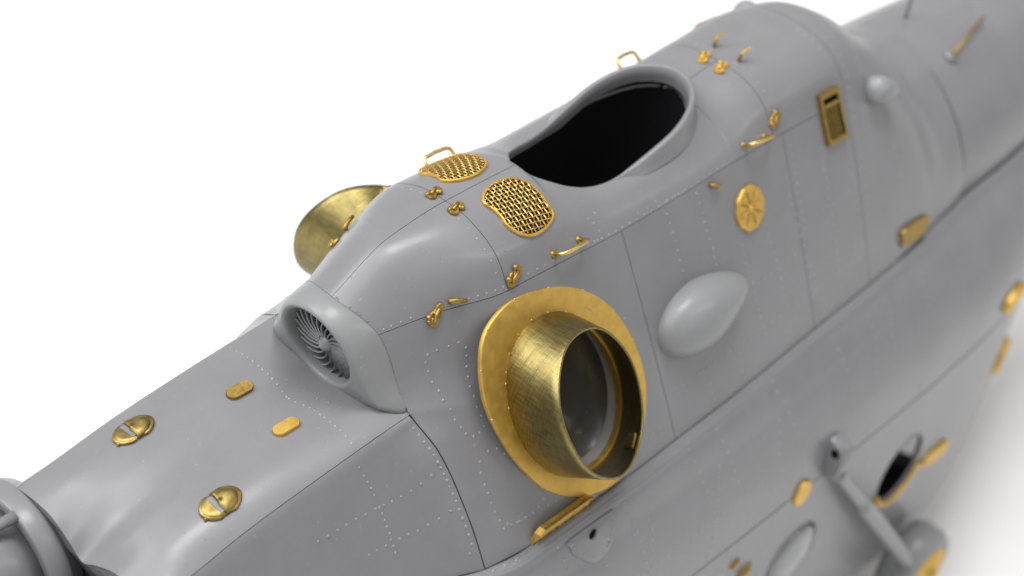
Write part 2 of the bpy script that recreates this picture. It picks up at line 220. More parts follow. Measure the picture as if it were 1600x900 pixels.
# ---------------------------------------------------------------- mesh helpers
COL=scene.collection
def mesh_obj(name,V,F,mt,parent=None,smooth=True,kind=None,label=None,sharp=None):
    me=bpy.data.meshes.new(name); me.from_pydata([tuple(map(float,v)) for v in V],[],[tuple(int(i) for i in f) for f in F]); me.validate(); 
    if smooth: me.polygons.foreach_set('use_smooth',[True]*len(me.polygons))
    if sharp: me.set_sharp_from_angle(angle=math.radians(sharp))
    me.materials.append(mt); o=bpy.data.objects.new(name,me); COL.objects.link(o)
    if parent: o.parent=parent
    if kind: o['kind']=kind
    if label: o['label']=label
    return o
class MB:
    def __init__(s): s.V=[]; s.F=[]
    def add(s,V,F):
        k=len(s.V); s.V+=[tuple(v) for v in V]; s.F+=[tuple(i+k for i in f) for f in F]; return s
    def tube(s,path,r,n=10,cap=True):
        path=[np.array(p,float) for p in path]; rs=r if hasattr(r,'__len__') else [r]*len(path)
        V=[];F=[]; up=None
        for i,p in enumerate(path):
            t=path[min(i+1,len(path)-1)]-path[max(i-1,0)]; t/=np.linalg.norm(t)
            if up is None: up=np.cross(t,[.3,.5,.81]); 
            up=up-up.dot(t)*t; up/=np.linalg.norm(up); q=np.cross(t,up)
            for k in range(n):
                a=2*math.pi*k/n; V.append(p+rs[i]*(math.cos(a)*up+math.sin(a)*q))
        for i in range(len(path)-1):
            for k in range(n): F.append((i*n+k,i*n+(k+1)%n,(i+1)*n+(k+1)%n,(i+1)*n+k))
        if cap: F+= [tuple(range(n-1,-1,-1)),tuple((len(path)-1)*n+k for k in range(n))]
        return s.add(V,F)
    def loft(s,rings,closed=True,cap0=False,cap1=False):
        n=len(rings[0]); V=[p for r in rings for p in r]; F=[]
        for i in range(len(rings)-1):
            for k in range(n if closed else n-1): F.append((i*n+k,i*n+(k+1)%n,(i+1)*n+(k+1)%n,(i+1)*n+k))
        if cap0: F.append(tuple(range(n-1,-1,-1)))
        if cap1: F.append(tuple((len(rings)-1)*n+k for k in range(n)))
        return s.add(V,F)
    def dome(s,p,n,r,h,seg=7,rings=2):
        n=np.array(n)/np.linalg.norm(n); a=np.cross(n,[.31,.77,.56]); a/=np.linalg.norm(a); b=np.cross(n,a); R=[]
        for i in range(rings):
            t=i/rings*math.pi/2; R.append([np.array(p)+n*h*math.sin(t)+r*math.cos(t)*(math.cos(2*math.pi*k/seg)*a+math.sin(2*math.pi*k/seg)*b) for k in range(seg)])
        V=[q for r_ in R for q in r_]+[np.array(p)+n*h]; F=[]
        for i in range(rings-1):
            for k in range(seg): F.append((i*seg+k,i*seg+(k+1)%seg,(i+1)*seg+(k+1)%seg,(i+1)*seg+k))
        t=len(V)-1
        for k in range(seg): F.append(((rings-1)*seg+k,(rings-1)*seg+(k+1)%seg,t))
        return s.add(V,F)
    def plate(s,out2,lift,h,bev=.25):
        """closed 2-D outline -> plate of height h with a bevelled edge; lift(u,v,height)->3-D"""
        c=np.mean(out2,0); rings=[]
        for k,z in ((1,0),(1,h*(1-bev))): rings.append([lift(p[0],p[1],z) for p in out2])
        sh=[c+(np.array(p)-c)*(1-bev*h/max(np.linalg.norm(np.array(p)-c),1e-4)) for p in out2]
        rings.append([lift(p[0],p[1],h) for p in sh]); n=len(out2)
        s.loft(rings); s.add([lift(p[0],p[1],h) for p in sh]+[lift(c[0],c[1],h)],[(i,(i+1)%n,n) for i in range(n)]); return s
    def obj(s,name,mt,parent=None,**k):
        o=mesh_obj(name,s.V,s.F,mt,parent,**k)
        bm=bmesh.new(); bm.from_mesh(o.data); bmesh.ops.recalc_face_normals(bm,faces=bm.faces); bm.to_mesh(o.data); bm.free(); return o
def closed_curve(pts,n=72):
    P=np.array(pts,float); k=len(P); out=[]
    for i in range(n):
        u=i/n*k; j=int(u); t=u-j; p0,p1,p2,p3=P[(j-1)%k],P[j%k],P[(j+1)%k],P[(j+2)%k]
        out.append(.5*(2*p1+(p2-p0)*t+(2*p0-5*p1+4*p2-p3)*t*t+(3*p1-p0-3*p2+p3)*t**3))
    return np.array(out)
def grid_panel(name,fn,S,Vv,side,mt,parent,inset=0.,skirt=.03,cut=None,kill=None,jit=0.,**k):
    ns,nv=len(S),len(Vv); SS,VV=np.meshgrid(S,Vv,indexing='ij'); X=fn(SS.ravel(),VV.ravel(),side).reshape(ns,nv,3)
    e=1e-3; a=fn(SS.ravel()+e,VV.ravel(),side).reshape(ns,nv,3)-fn(SS.ravel()-e,VV.ravel(),side).reshape(ns,nv,3)
    vp=np.minimum(VV+e,Vv[-1]).ravel(); vm=np.maximum(VV-e,Vv[0]).ravel()
    b=fn(SS.ravel(),vp,side).reshape(ns,nv,3)-fn(SS.ravel(),vm,side).reshape(ns,nv,3)
    n=np.cross(b,a)*(1 if side<0 else -1); n/=np.linalg.norm(n,axis=-1,keepdims=True)+1e-12
    X=X-n*inset
    if jit: X=X+n*(jit*(np.sin(SS*2.3+1)*np.cos(VV*1.1)+np.sin(SS*5.1+VV*2))[...,None])
    ins=np.zeros((ns,nv),bool); gone=np.zeros((ns,nv),bool)
    if cut:
        for c in cut:
            q,snap=c(X); i=q<1; ins|=i; X=np.where(i[...,None],snap,X)
    F=[]; idx=lambda i,j:i*nv+j
    for i in range(ns-1):
        for j in range(nv-1):
            if cut and ins[i,j] and ins[i+1,j] and ins[i,j+1] and ins[i+1,j+1]: continue
            if kill and kill((S[i]+S[i+1])/2,(Vv[j]+Vv[j+1])/2): continue
            f=(idx(i,j),idx(i,j+1),idx(i+1,j+1),idx(i+1,j)); F.append(f if side<0 else f[::-1])
    V=list(X.reshape(-1,3)); NN=n.reshape(-1,3)
    if skirt:
        ed={}
        for f in F:
            for p,q in zip(f,f[1:]+f[:1]): ed[(p,q)]=1
        low={}
        for (p,q) in list(ed):
            if (q,p) in ed: continue
            for w_ in (p,q):
                if w_ not in low: low[w_]=len(V); V.append(V[w_]-NN[w_]*skirt)
            F.append((q,p,low[p],low[q]))
    used=sorted({i for f in F for i in f}); re={o:i for i,o in enumerate(used)}
    return mesh_obj(name,[V[i] for i in used],[tuple(re[i] for i in f) for f in F],mt,parent,sharp=50,**k)
def rivets(name,pts,parent,r=.0175,h=.010,mt=None):
    """pts: list of (point, normal)"""
    B=MB()
    for p,n in pts:
        q=r*rng.uniform(.8,1.15); B.dome(np.array(p)-np.array(n)*.002,n,q,h*rng.uniform(.7,1.15),8,3)
    return B.obj(name,mt or SCUFF_LIT,parent,kind='stuff')
def lin(a,b,d): return np.linspace(a,b,max(2,int(math.ceil(abs(b-a)/d))+1))
# ---------------------------------------------------------------- the setting
tab=MB(); G=60; Vt=[];Ft=[]
tab.add([(-400,-400,-6.95),(400,-400,-6.95),(400,400,-6.95),(-400,400,-6.95)],[(0,1,2,3)])
o=tab.obj('tabletop',PAPER,smooth=False,kind='structure')
# ---------------------------------------------------------------- the model
heli=bpy.data.objects.new('helicopter_model',None); COL.objects.link(heli); heli.location=(0,0,-6.95); heli.empty_display_size=.5
heli['label']='unpainted grey plastic helicopter kit with brass exhausts, grilles and handles'; heli['category']='model helicopter'
bpy.context.view_layer.update()
class _P: pass
# children are built in world coordinates: keep them there
_mo=mesh_obj
def mesh_obj(name,V,F,mt,parent=None,**k):
    if parent is heli: V=[(v[0],v[1],v[2]+6.95) for v in V]
    elif parent is not None and parent.get('_w',1): V=[(v[0],v[1],v[2]+6.95) for v in V]
    return _mo(name,V,F,mt,parent,**k)
g=.0045
EXC=(.165,-1.21); EA,EB,EP=.95,.785,.38      # pipe foot on the flank: a leaning oval (centre x, s; half axes; lean)
cE,sE=math.cos(EP),math.sin(EP)
def oval(t,k=1.): u,v=EB*k*math.cos(t),EA*k*math.sin(t); return np.array((EXC[0]+u*cE+v*sE,EXC[1]-u*sE+v*cE))
def exh_cut(k=1.14):
    def f(X):
        Y=X.copy(); sg=np.where(Y[...,1]<0,1.,-1.); Y[...,1]*=sg
        fx_,fs_,h=flankuv(Y); dx=fx_-EXC[0]; ds=fs_-EXC[1]; u=(dx*cE-ds*sE)/(EB*k); v=(dx*sE+ds*cE)/(EA*k); q=np.sqrt(u*u+v*v)+1e-9
        uu,vv=u/q*EB*k,v/q*EA*k; nx=EXC[0]+uu*cE+vv*sE; nS=EXC[1]-uu*sE+vv*cE
        Z=SP0+np.stack([nx+SX*nS,0*nx,0*nx],-1)+(nS*SK)[...,None]*SU+h[...,None]*SN
        Z[...,1]*=sg; return q,Z
    return f
side_panels={}; top_panels={}
for side in (-1,1):
    lab='near' if side<0 else 'far'
    # upper cowl panels
    S1=lin(-1.7,-.22-g,.05); V1=lin(.011,3-.012,.07)
    top_panels[side,0]=grid_panel('upper_cowl_panel',cowl,S1,V1,side,GREY,heli)
    th=np.linspace(0,math.pi,61); hol=2.135+1.325*-np.cos(th)
    S2=np.unique(np.round(np.concatenate([lin(-.22+g,.81,.05),hol,lin(3.46,4.2-g,.05)]),5))
    top_panels[side,1]=grid_panel('upper_cowl_panel',cowl,S2,V1,side,GREY,heli,skirt=.03)
    top_panels[side,2]=grid_panel('upper_cowl_panel',cowl,lin(4.2+g,5.62-g,.06),lin(0 if side<0 else 0.0,3-.012,.08),side,GREY,heli)
    top_panels[side,3]=grid_panel('aft_cowl_panel',cowl,lin(5.62+g,8.085,.06),lin(0,9.97,.09),side,GREY,heli,skirt=.09)
    # flank panels
    side_panels[side,0]=grid_panel('side_cowl_panel',cowl,lin(-1.7,1.55-g,.04),lin(3+.012,9.97,.09),side,GREY,heli,cut=[exh_cut()])
    side_panels[side,1]=grid_panel('side_cowl_panel',cowl,lin(1.55+g,4.36-g,.06),lin(3+.012,9.97,.12),side,GREY,heli)
    side_panels[side,2]=grid_panel('side_cowl_panel',cowl,lin(4.36+g,5.62-g,.06),lin(3+.012,9.97,.12),side,GREY,heli)
    # what the joints are cut down to
    grid_panel('cowl_frame',cowl,np.unique(np.round(np.concatenate([lin(-1.64,.81,.05),hol,lin(3.46,7.9,.06)]),5)),lin(0,10,.09),side,GREY,heli,inset=.014,skirt=0,cut=[exh_cut(1.16)])
    # nose
    grid_panel('engine_cowl_panel',nose,lin(-4.64,-1.465,.05),lin(3+.012,9.97,.12),side,GREY,heli)
    # fuselage
    def port(cx,cz,rx,rz):
        def f(X):
            u=(X[...,0]-cx)/rx; v=(X[...,2]-cz)/rz; q=np.sqrt(u*u+v*v)+1e-9; Z=X.copy(); Z[...,0]=cx+u/q*rx; Z[...,2]=cz+v/q*rz; return q,Z
        return f
    PORTS=[port(4.31,-3.33,.50,.50),port(6.86,-3.42,.50,.54),port(1.76,-3.33,.50,.50),port(-.8,-3.33,.50,.50)]
    side_panels[side,'fu']=grid_panel('fuselage_panel',fus,np.unique(np.concatenate([lin(-9.85,-3,.15),lin(-3,9.5,.07),lin(9.5,21,.2)])),np.unique(np.concatenate([lin(.4,4,.1),lin(4,6-.012,.1)])),side,GREY,heli)
    side_panels[side,'fl']=grid_panel('fuselage_panel',fus,np.unique(np.concatenate([lin(-9.85,-3,.15),lin(-3,8.5,.05),lin(8.5,21,.15)])),np.unique(np.concatenate([lin(6+.012,8,.05),lin(8,11,.1)])),side,GREY,heli,cut=PORTS,
        kill=lambda s_,v_: s_>np.interp(v_,[5.5,6,7,8,9,10,11],[30,10.75,10.6,10.4,10.2,10.1,10.1]))
    grid_panel('fuselage_frame',fus,lin(-9.8,12,.15),lin(5.5,6.5,.1),side,GREY,heli,inset=.03,skirt=0)
    grid_panel('cabin_shade_shell',fus,lin(2.5,10.0,.06),np.unique(np.concatenate([lin(6,8,.06),lin(8,11,.15)])),side,CABIN_SHADE,heli,inset=.05,skirt=0,cut=PORTS)  # added dark shell puts the closed cabin's shade into colour
    grid_panel('tail_boom',boom,lin(8.125,21,.12),lin(0,10,.25),side,GREY,heli,skirt=.05)
    grid_panel('tail_frame',boom,lin(8.02,8.3,.1),lin(0,10,.25),side,GREY,heli,inset=.06,skirt=0)
nosefull=lambda s,v,side=-1: np.where((np.asarray(v).ravel()>=0)[:,None],nose(s,np.abs(v),-1),nose(s,np.abs(v),1))
deck=grid_panel('nose_deck',nosefull,lin(-4.64,-1.3,.05),lin(-3+.012,3-.012,.07),-1,GREY,heli)
grid_panel('nose_frame',nosefull,lin(-4.6,-1.44,.06),lin(-10,10,.12),-1,GREY,heli,inset=.04,skirt=0)
# rivet rows
def on(fn,l,side=-1,h=0):
    out=[]
    for s_,v_ in l:
        p,a,b_,n=frame(fn,s_,v_,side); out.append((p+n*h,n))
    return out
for side in (-1,1):
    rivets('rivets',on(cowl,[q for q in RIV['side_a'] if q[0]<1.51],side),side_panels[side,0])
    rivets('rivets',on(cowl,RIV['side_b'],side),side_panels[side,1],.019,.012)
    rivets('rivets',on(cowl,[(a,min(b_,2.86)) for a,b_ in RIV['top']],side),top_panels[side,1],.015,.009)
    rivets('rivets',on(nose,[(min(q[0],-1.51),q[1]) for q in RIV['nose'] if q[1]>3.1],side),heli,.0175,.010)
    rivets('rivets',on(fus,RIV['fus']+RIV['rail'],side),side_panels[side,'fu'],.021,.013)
def col_(fn,s0,v0,v1,d,side):
    out=[];v=v0
    while v<v1:
        out.append((s0+rng.normal(0,.004),v)); p=fn([s0],[v],side)[0]; q=fn([s0],[v+.05],side)[0]; v+=d*.05/np.linalg.norm(q-p)
    return on(fn,out,side)
def row_(fn,s0,s1,v,d,side): return on(fn,[(a,v+rng.normal(0,.008)) for a in np.arange(s0,s1,d)],side)
for side in (-1,1):
    L_=[]
    for s0 in (-.95,.95,2.15,3.3): L_+=col_(fus,s0,4.1,5.95,.13,side)
    for s0 in (5.35,5.75,6.6,7.5): L_+=col_(fus,s0,3.3,5.95,.14,side)
    L_+=row_(fus,1.0,5.2,5.1,.14,side)
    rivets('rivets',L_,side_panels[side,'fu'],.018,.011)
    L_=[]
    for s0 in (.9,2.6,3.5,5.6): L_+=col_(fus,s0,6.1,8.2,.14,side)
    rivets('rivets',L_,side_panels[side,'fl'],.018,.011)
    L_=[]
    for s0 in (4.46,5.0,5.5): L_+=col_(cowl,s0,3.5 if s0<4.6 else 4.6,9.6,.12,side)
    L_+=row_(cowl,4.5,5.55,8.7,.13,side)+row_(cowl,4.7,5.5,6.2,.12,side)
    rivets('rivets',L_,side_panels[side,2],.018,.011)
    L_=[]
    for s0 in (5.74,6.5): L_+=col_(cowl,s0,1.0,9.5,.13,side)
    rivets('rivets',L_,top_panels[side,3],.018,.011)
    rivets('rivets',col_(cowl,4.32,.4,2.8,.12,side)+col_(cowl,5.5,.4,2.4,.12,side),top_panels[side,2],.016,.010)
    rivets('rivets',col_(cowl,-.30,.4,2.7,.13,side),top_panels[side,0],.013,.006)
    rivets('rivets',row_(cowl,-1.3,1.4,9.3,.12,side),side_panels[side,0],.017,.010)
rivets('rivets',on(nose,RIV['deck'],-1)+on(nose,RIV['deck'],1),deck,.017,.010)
# ---------------------------------------------------------------- rotor mast opening
HX2=np.concatenate([HX[:-1],HX[::-1]]); 
def loop(n=96):
    th=np.linspace(0,2*math.pi,n,endpoint=False); out=[]
    for t in th:
        x=2.135-1.325*math.cos(t); sg=-1 if t<math.pi else 1
        y=sg*np.interp(x,HX,HY); out.append((x,y,np.interp(x,HX,HZ),np.interp(x,HX,HS)))
    return np.array(out)
Lp=loop(); d=np.roll(Lp[:,:2],-1,0)-np.roll(Lp[:,:2],1,0); d/=np.linalg.norm(d,axis=1,keepdims=True); on2=np.stack([-d[:,1],d[:,0]],1)
if (on2*(Lp[:,:2]-[2.1,0])).sum()<0: on2=-on2
for _ in range(3): on2=(np.roll(on2,1,0)+on2*2+np.roll(on2,-1,0))/4
on2/=np.linalg.norm(on2,axis=1,keepdims=True)
hgt=np.maximum(Lp[:,2]-Lp[:,3],0)
def ring_at(off,z): return [(Lp[i,0]+on2[i,0]*off[i],Lp[i,1]+on2[i,1]*off[i],z[i]) for i in range(len(Lp))]
o_=np.ones(len(Lp))
rim=MB(); kf=np.clip(hgt/.08,0,1)
rim.loft([ring_at(.03*o_+kf*.10,Lp[:,3]-.03),ring_at(.01*o_+kf*.065,Lp[:,3]+hgt*.35-.002*(1-kf)),ring_at(.01+kf*.045,Lp[:,2]-.025*kf-.001),ring_at(.008+kf*.03,Lp[:,2]-.004),ring_at(kf*.012+.002,Lp[:,2]),ring_at(-.012*o_,Lp[:,2]-.012),ring_at(-.016*o_,Lp[:,2]-.06-.07*kf),ring_at(-.014*o_,Lp[:,2]-.11-.10*kf)])
rimo=rim.obj('mast_opening_rim',GREY,heli)
well=MB(); well.loft([ring_at(.0*o_,Lp[:,2]-.10-.09*kf),ring_at(.05*o_,Lp[:,2]*0+1.2)],cap1=True); well.obj('mast_opening_dark',BLACK,heli,label='matt black box for the dark inside of the rotor mast opening')  # added black box darkens the inside of the opening
# ---------------------------------------------------------------- cooling fan intake
TA=math.radians(13); tT=math.tan(TA); CF=np.array((-1.81,0,1.68))
fc=cowl(np.full(61,-1.7),np.linspace(0,6,61),1); fa=np.degrees(np.arctan2(fc[:,2]-1.68,fc[:,1])); fr_=np.hypot(fc[:,1],fc[:,2]-1.68)
o_i=np.argsort(fa); OA=np.concatenate([[-90,-75,-60,-45,-33],fa[o_i]]); OR=np.concatenate([[.60,.62,.68,.78,.93],fr_[o_i]]); OXX=np.concatenate([[-1.5]*5,fc[o_i,0]])
def half(t):
    d_=math.degrees(t)%360
    return d_ if d_<=90 else (180-d_ if d_<=270 else d_-360)
fo=lambda t:np.interp(half(t),OA,OR); fx=lambda t:np.interp(half(t),OA,OXX)
fm=lambda t:np.interp(half(t),[-90,-60,-35,-24,-10,10,40,90],[.50,.55,.67,.71,.61,.54,.515,.505])
def fring(r,k,dx,n=128):
    # k=0 lies on the cowl joint, k=1 on the tilted face
    out=[]
    for i in range(n):
        t=2*math.pi*i/n; rr=r(t); y=rr*math.cos(t); z=1.68+rr*math.sin(t); xf=CF[0]-tT*(z-1.68)
        out.append(((1-k)*(fx(t)-.004)+k*min(xf,fx(t)-.03)+dx,y,z))
    return out
fan=MB()
fan.loft([fring(lambda t:fo(t)-.035,0,.10),fring(lambda t:fo(t)-.004,0,.0),fring(lambda t:fo(t)-.002,0,-.02),fring(lambda t:fo(t)*.82+fm(t)*.18,.35,-.01),fring(lambda t:fo(t)*.45+fm(t)*.55,.75,-.02),
 fring(lambda t:fm(t),.96,-.025),fring(lambda t:.485,1,-.03),fring(lambda t:.455,1,-.022),fring(lambda t:.44,1,.0),fring(lambda t:.43,1,.04),fring(lambda t:.425,1,.10),fring(lambda t:.42,1,.185),fring(lambda t:.10,1,.20),fring(lambda t:.001,1,.20)])
fano=fan.obj('cooling_fan_intake',RESIN,heli)
bl=MB(); q=[]
for i in range(7):
    r=.09+.325*i/6; a=.60*(i/6)**1.3; c=np.array([0,math.cos(a)*r,math.sin(a)*r]); tn=np.array([0,-math.sin(a),math.cos(a)]); wd=.010+.014*i/6
    q.append([c-tn*wd+[.0,0,0],c+tn*wd+[-.085,0,0],c+tn*(wd+.012)+[-.075,0,0],c-tn*(wd-.008)+[.01,0,0]])
bl.loft(q,cap0=True,cap1=True)
blade0=None
for k in range(22):
    if blade0 is None:
        me=bpy.data.meshes.new('fan_blade'); me.from_pydata([tuple(v) for v in bl.V],[],bl.F); me.materials.append(PALE)
        blade0=bpy.data.objects.new('fan_blade',me); oo=blade0
    else: oo=blade0.copy()
    COL.objects.link(oo); oo.parent=fano
    oo.matrix_local=Matrix.Translation((-1.81+.165,0,1.68+6.95))@Matrix.Rotation(-TA,4,'Y')@Matrix.Rotation(2*math.pi*k/22,4,'X')
def hubp(x_,r_,t): 
    v=Matrix.Rotation(-TA,3,'Y')@Vector((-x_,r_*math.cos(t),r_*math.sin(t))); return (-1.62+v.x,v.y,1.68+v.z)
hub=MB(); hub.loft([[hubp(x_,r_,2*math.pi*k/20) for k in range(20)] for x_,r_ in((-.03,.10),(.05,.098),(.10,.085),(.14,.06),(.165,.028),(.17,.002))]); hub.obj('fan_hub',PALE,fano)
# ---------------------------------------------------------------- engine intakes at the nose end
for side in (-1,1):
    cy,cz=side*.86,.03
    def cir(x,r,n=64): return [(x,cy+r*math.cos(2*math.pi*k/n),cz+r*math.sin(2*math.pi*k/n)) for k in range(n)]
    B=MB(); B.loft([cir(-4.5,.72),cir(-4.635,.79),cir(-4.645,.805),cir(-4.67,.81),cir(-4.84,.805),cir(-4.86,.795),cir(-4.865,.77),cir(-4.865,.70),cir(-4.85,.68),cir(-4.72,.66),cir(-4.70,.2)])
    ir=B.obj('engine_intake_ring',GREY,heli)
    B=MB(); B.loft([cir(-4.66,.55),cir(-4.90,.58),cir(-4.96,.60),cir(-5.07,.605),cir(-5.35,.59),cir(-5.6,.52),cir(-5.85,.35),cir(-5.98,.12),cir(-6.0,.002)]); B.obj('intake_bullet',GREY,ir)
    B=MB(); B.tube([(-5.5,cy-.02,cz+.56),(-5.15,cy-.10,cz+.68),(-4.84,cy-.16,cz+.76)],[.05,.055,.06],12); B.obj('intake_strut',GREY,ir)
    B=MB(); B.loft([cir(-4.73,.66),cir(-4.735,.40)]); B.obj('intake_gap',BLACK,ir)
B=MB(); cb=nose(np.full(41,-4.63),np.linspace(0,10,41),-1); cb2=cb[::-1]*[1,-1,1]; ol=np.concatenate([cb2,cb[1:]]); ol[:,2]-=.02; B.add(list(ol),[tuple(range(len(ol)))]); B.obj('nose_bulkhead',GREY,heli,smooth=False)
# ---------------------------------------------------------------- exhausts
RING=[(-.80,-2.02),(-.60,-2.28),(-.22,-2.41),(.17,-2.37),(.57,-2.24),(.92,-2.0),(1.16,-1.68),(1.28,-1.33),(1.31,-.98),(1.24,-.66),(1.06,-.36),(.80,-.13),(.42,-.03),(-.06,-.14),(-.45,-.42),(-.69,-.79),(-.83,-1.17),(-.90,-1.62)]
rc=closed_curve(RING,90); cen=np.array([.25,-1.23])
ang=lambda p: math.atan2(p[1]-cen[1],p[0]-cen[0])
for side in (-1,1):
    def iang(p):
        dx,ds=p[0]-EXC[0],p[1]-EXC[1]; return math.atan2((dx*sE+ds*cE)/EA,(dx*cE-ds*sE)/EB)
    rco=rc if side<0 else np.array([.55,-.90])+(rc-cen)*.74
    inner=np.array([oval(iang(p),.93) for p in rc])
    if side>0: inner=np.array([.55,-.90])+(inner-cen)*.74
    tilt=lambda x,s_: .012+.018*max(0,-x)+.008*math.sin(3*x+2*s_)          # the flange does not sit quite flat
    B=MB(); rr=[]
    for cu,h in ((rco,-.03),(rco,.012),(.99*rco+.01*inner,.018),(.95*rco+.05*inner,.018),(.04*rco+.96*inner,.018),(inner,.014),(inner,-.06)):
        rr.append([flankpt(p[0],p[1],h+tilt(*p)+.02,side) for p in cu])
    B.loft(rr); rg=B.obj('exhaust_flange',ETCH,heli,sharp=60)
    rv=[]; n_=SN.copy(); n_[1]*=-side
    for k in range(0,90,4):
        p=rco[k]*.16+inner[k]*.84; rv.append((flankpt(p[0],p[1],.036+tilt(*p),side),n_))
    for k in range(2,90,3):
        p=rco[k]*.985+inner[k]*.015
        if k%2: rv.append((flankpt(p[0],p[1],.034+tilt(*p),side),n_))
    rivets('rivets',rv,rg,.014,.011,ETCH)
    # pipe: oval foot on the flank, slanting round mouth
    if side<0: rc_,rn,rr_=np.array([.22,-2.01,1.21]),np.array([.32,-1,.76]),.772
    else: rc_,rn,rr_=np.array([.60,1.84,.74]),np.array([.50,1,.10]),.74
    rn=rn/np.linalg.norm(rn); nseg=96
    # frame in the mouth plane aligned with the flank plane
    e1=np.array([1.,0,0]); e1-=e1.dot(rn)*rn; e1/=np.linalg.norm(e1)
    dn=SU.copy(); dn[1]*=-side; e2=dn-dn.dot(rn)*rn-dn.dot(e1)*e1; e2/=np.linalg.norm(e2)
    def foot(t,k,h):
        q=oval(t,k)
        if side>0: q=np.array([.55,-.90])+(q-cen)*.74
        return flankpt(q[0],q[1],h,side)
    e1,e2=e1*cE-e2*sE,e1*sE+e2*cE
    def mouth(t,r,dx=0): return rc_+r*(math.cos(t)*e1+math.sin(t)*e2)+rn*dx
    T=[2*math.pi*k/nseg for k in range(nseg)]
    wob=lambda t:.006*math.sin(3*t+1)+.004*math.sin(7*t)
    rings=[[foot(t,1.0,-.12) for t in T]]
    for f in np.linspace(0,1,9): rings.append([foot(t,1.0,0)*(1-f)+mouth(t,rr_+wob(t))*f for t in T])
    rings.append([mouth(t,rr_-.006+wob(t),.006) for t in T]); rings.append([mouth(t,rr_-.026+wob(t),.004) for t in T])
    for f in np.linspace(1,0,9): rings.append([foot(t,.97,0)*(1-f)+mouth(t,rr_-.03+wob(t))*f for t in T])
    rings.append([foot(t,.97,-.12) for t in T])
    B=MB(); B.loft(rings); po=B.obj('exhaust_pipe',TUBE,heli,label='brushed brass exhaust pipe on the '+('near' if side<0 else 'far')+' flank')
    if side<0:   # small soldered strip inside the mouth
        B=MB(); ts=np.linspace(1.25,1.50,6)
        B.loft([[mouth(t,rr_-.035,-.05),mouth(t,rr_-.035,-.15),mouth(t,rr_-.065,-.15),mouth(t,rr_-.07,-.05)] for t in ts],cap0=True,cap1=True); B.obj('solder_tab',TUBE,po,smooth=False)
    # grey duct inside
    B=MB(); ax=np.array([0,-side*1.,0])
    duct=[]
    for k,dy in ((.955,.02),(.93,.08),(.915,.10)):
        duct.append([foot(t,k,-.02)+ax*dy*1.0 for t in T])
    B.loft(duct); B.obj('exhaust_duct',GREY,heli)
    B=MB(); B.loft([[foot(t,.915,-.02)+ax*.10 for t in T],[foot(t,.86,-.02)+ax*.35 for t in T],[foot(t,.76,-.02)+ax*.36 for t in T],[foot(t,.74,-.02)+ax*1.1 for t in T],[foot(t,.02,-.02)+ax*1.12 for t in T]]); B.obj('duct_end',DUCT_SHADE,heli)
# ---------------------------------------------------------------- wire grilles
GR=[(.071,.643),(.163,.435),(.315,.30),(.451,.29),(.60,.42),(.695,.69),(.736,1.047),(.745,1.487),(.732,1.774),(.651,1.937),(.491,2.054),(.321,2.055),(.195,1.908),(.12,1.708),(.09,1.522),(.10,1.313),(.08,1.008),(.053,.784)]
VM=.36
for side in (-1,1):
    oc=closed_curve([(a-(0.0 if side<0 else .07),b_*VM) for a,b_ in GR],80); cc=oc.mean(0)
    def lift(u,v,h):
        p,a,b_,n=frame(cowl,u,v/VM,side); return p+n*h
    inn=np.array([cc+(p-cc)*(1-.026/np.linalg.norm(p-cc)) for p in oc])
    tl2=lambda p:.010
    B=MB(); B.loft([[lift(p[0],p[1],0) for p in oc],[lift(p[0],p[1],.028) for p in oc],[lift(p[0],p[1],.033) for p in oc*.8+inn*.2],[lift(p[0],p[1],.033) for p in oc*.15+inn*.85],[lift(p[0],p[1],.028) for p in inn],[lift(p[0],p[1],.0) for p in inn]])
    go=B.obj('wire_grille',ETCH,heli,sharp=50,label='etched brass grille with woven wire, '+('near' if side<0 else 'far')+' side of the mast opening')
    B=MB(); B.loft([[lift(*(cc+(p-cc)*k_),.007) for p in inn*.95+oc*.05] for k_ in (1,.8,.6,.4,.2,.01)]); B.obj('backing',UMBER,go)
    def inside(p):
        x,y=p; c=False; P_=inn
        for i in range(80):
            x1,y1=P_[i]; x2,y2=P_[(i+1)%80]
            if (y1>y)!=(y2>y) and x<(x2-x1)*(y-y1)/(y2-y1)+x1: c=not c
        return c
    B=MB(); sp=.050; ca,sa=math.cos(.12),math.sin(.12)
    for fam in (0,1):
        for i in range(-11,12):
            run=[]
            for j in range(-46,47):
                w_=i*sp+ (0 if fam else .0); t_=j*sp/4
                a_,b_=(t_,w_) if fam==0 else (w_,t_)
                p=cc+np.array([ca*a_-sa*b_,sa*a_+ca*b_])
                if inside(p):
                    ph=(-1)**i*math.cos(math.pi*t_/sp)*(1 if fam==0 else -1)
                    run.append(lift(p[0],p[1],.022+.005*ph))
            if len(run)>2: B.tube(run,.0078,6)
    B.obj('woven_wire',WIRE,go,kind='stuff')
# ---------------------------------------------------------------- brass fittings on the cowl
def lift_at(fn,s0,v0,side,rot=0):
    p,a,b_,n=frame(fn,s0,v0,side); c,s_=math.cos(rot),math.sin(rot)
    A=a*c+b_*s_; Bb=-a*s_+b_*c
    return lambda u,v,h: p+A*u+Bb*v+n*h
def handle(s0,v0,s1,v1,side,h=.17,r=.022,name='grab_handle'):
    p,_,_,n=frame(cowl,s0,v0,side); q,_,_,n2=frame(cowl,s1,v1,side); n=n+n2; n=n/np.linalg.norm(n)
    d=q-p; B=MB(); path=[p-n*.03,p+n*h*.6,p+n*h*.88+d*.03,p+n*h+d*.12,p+n*(h+.01)+d*.5,p+n*h+d*.88,q+n*h*.88-d*.03,q+n*h*.6,q-n*.03]
    B.tube(path,r,10); o=B.obj(name,WIRE,heli)
    for e in (p,q):
        B=MB(); B.dome(e,n,.042,.03,12,3); B.obj('handle_foot',DARKETCH,o)
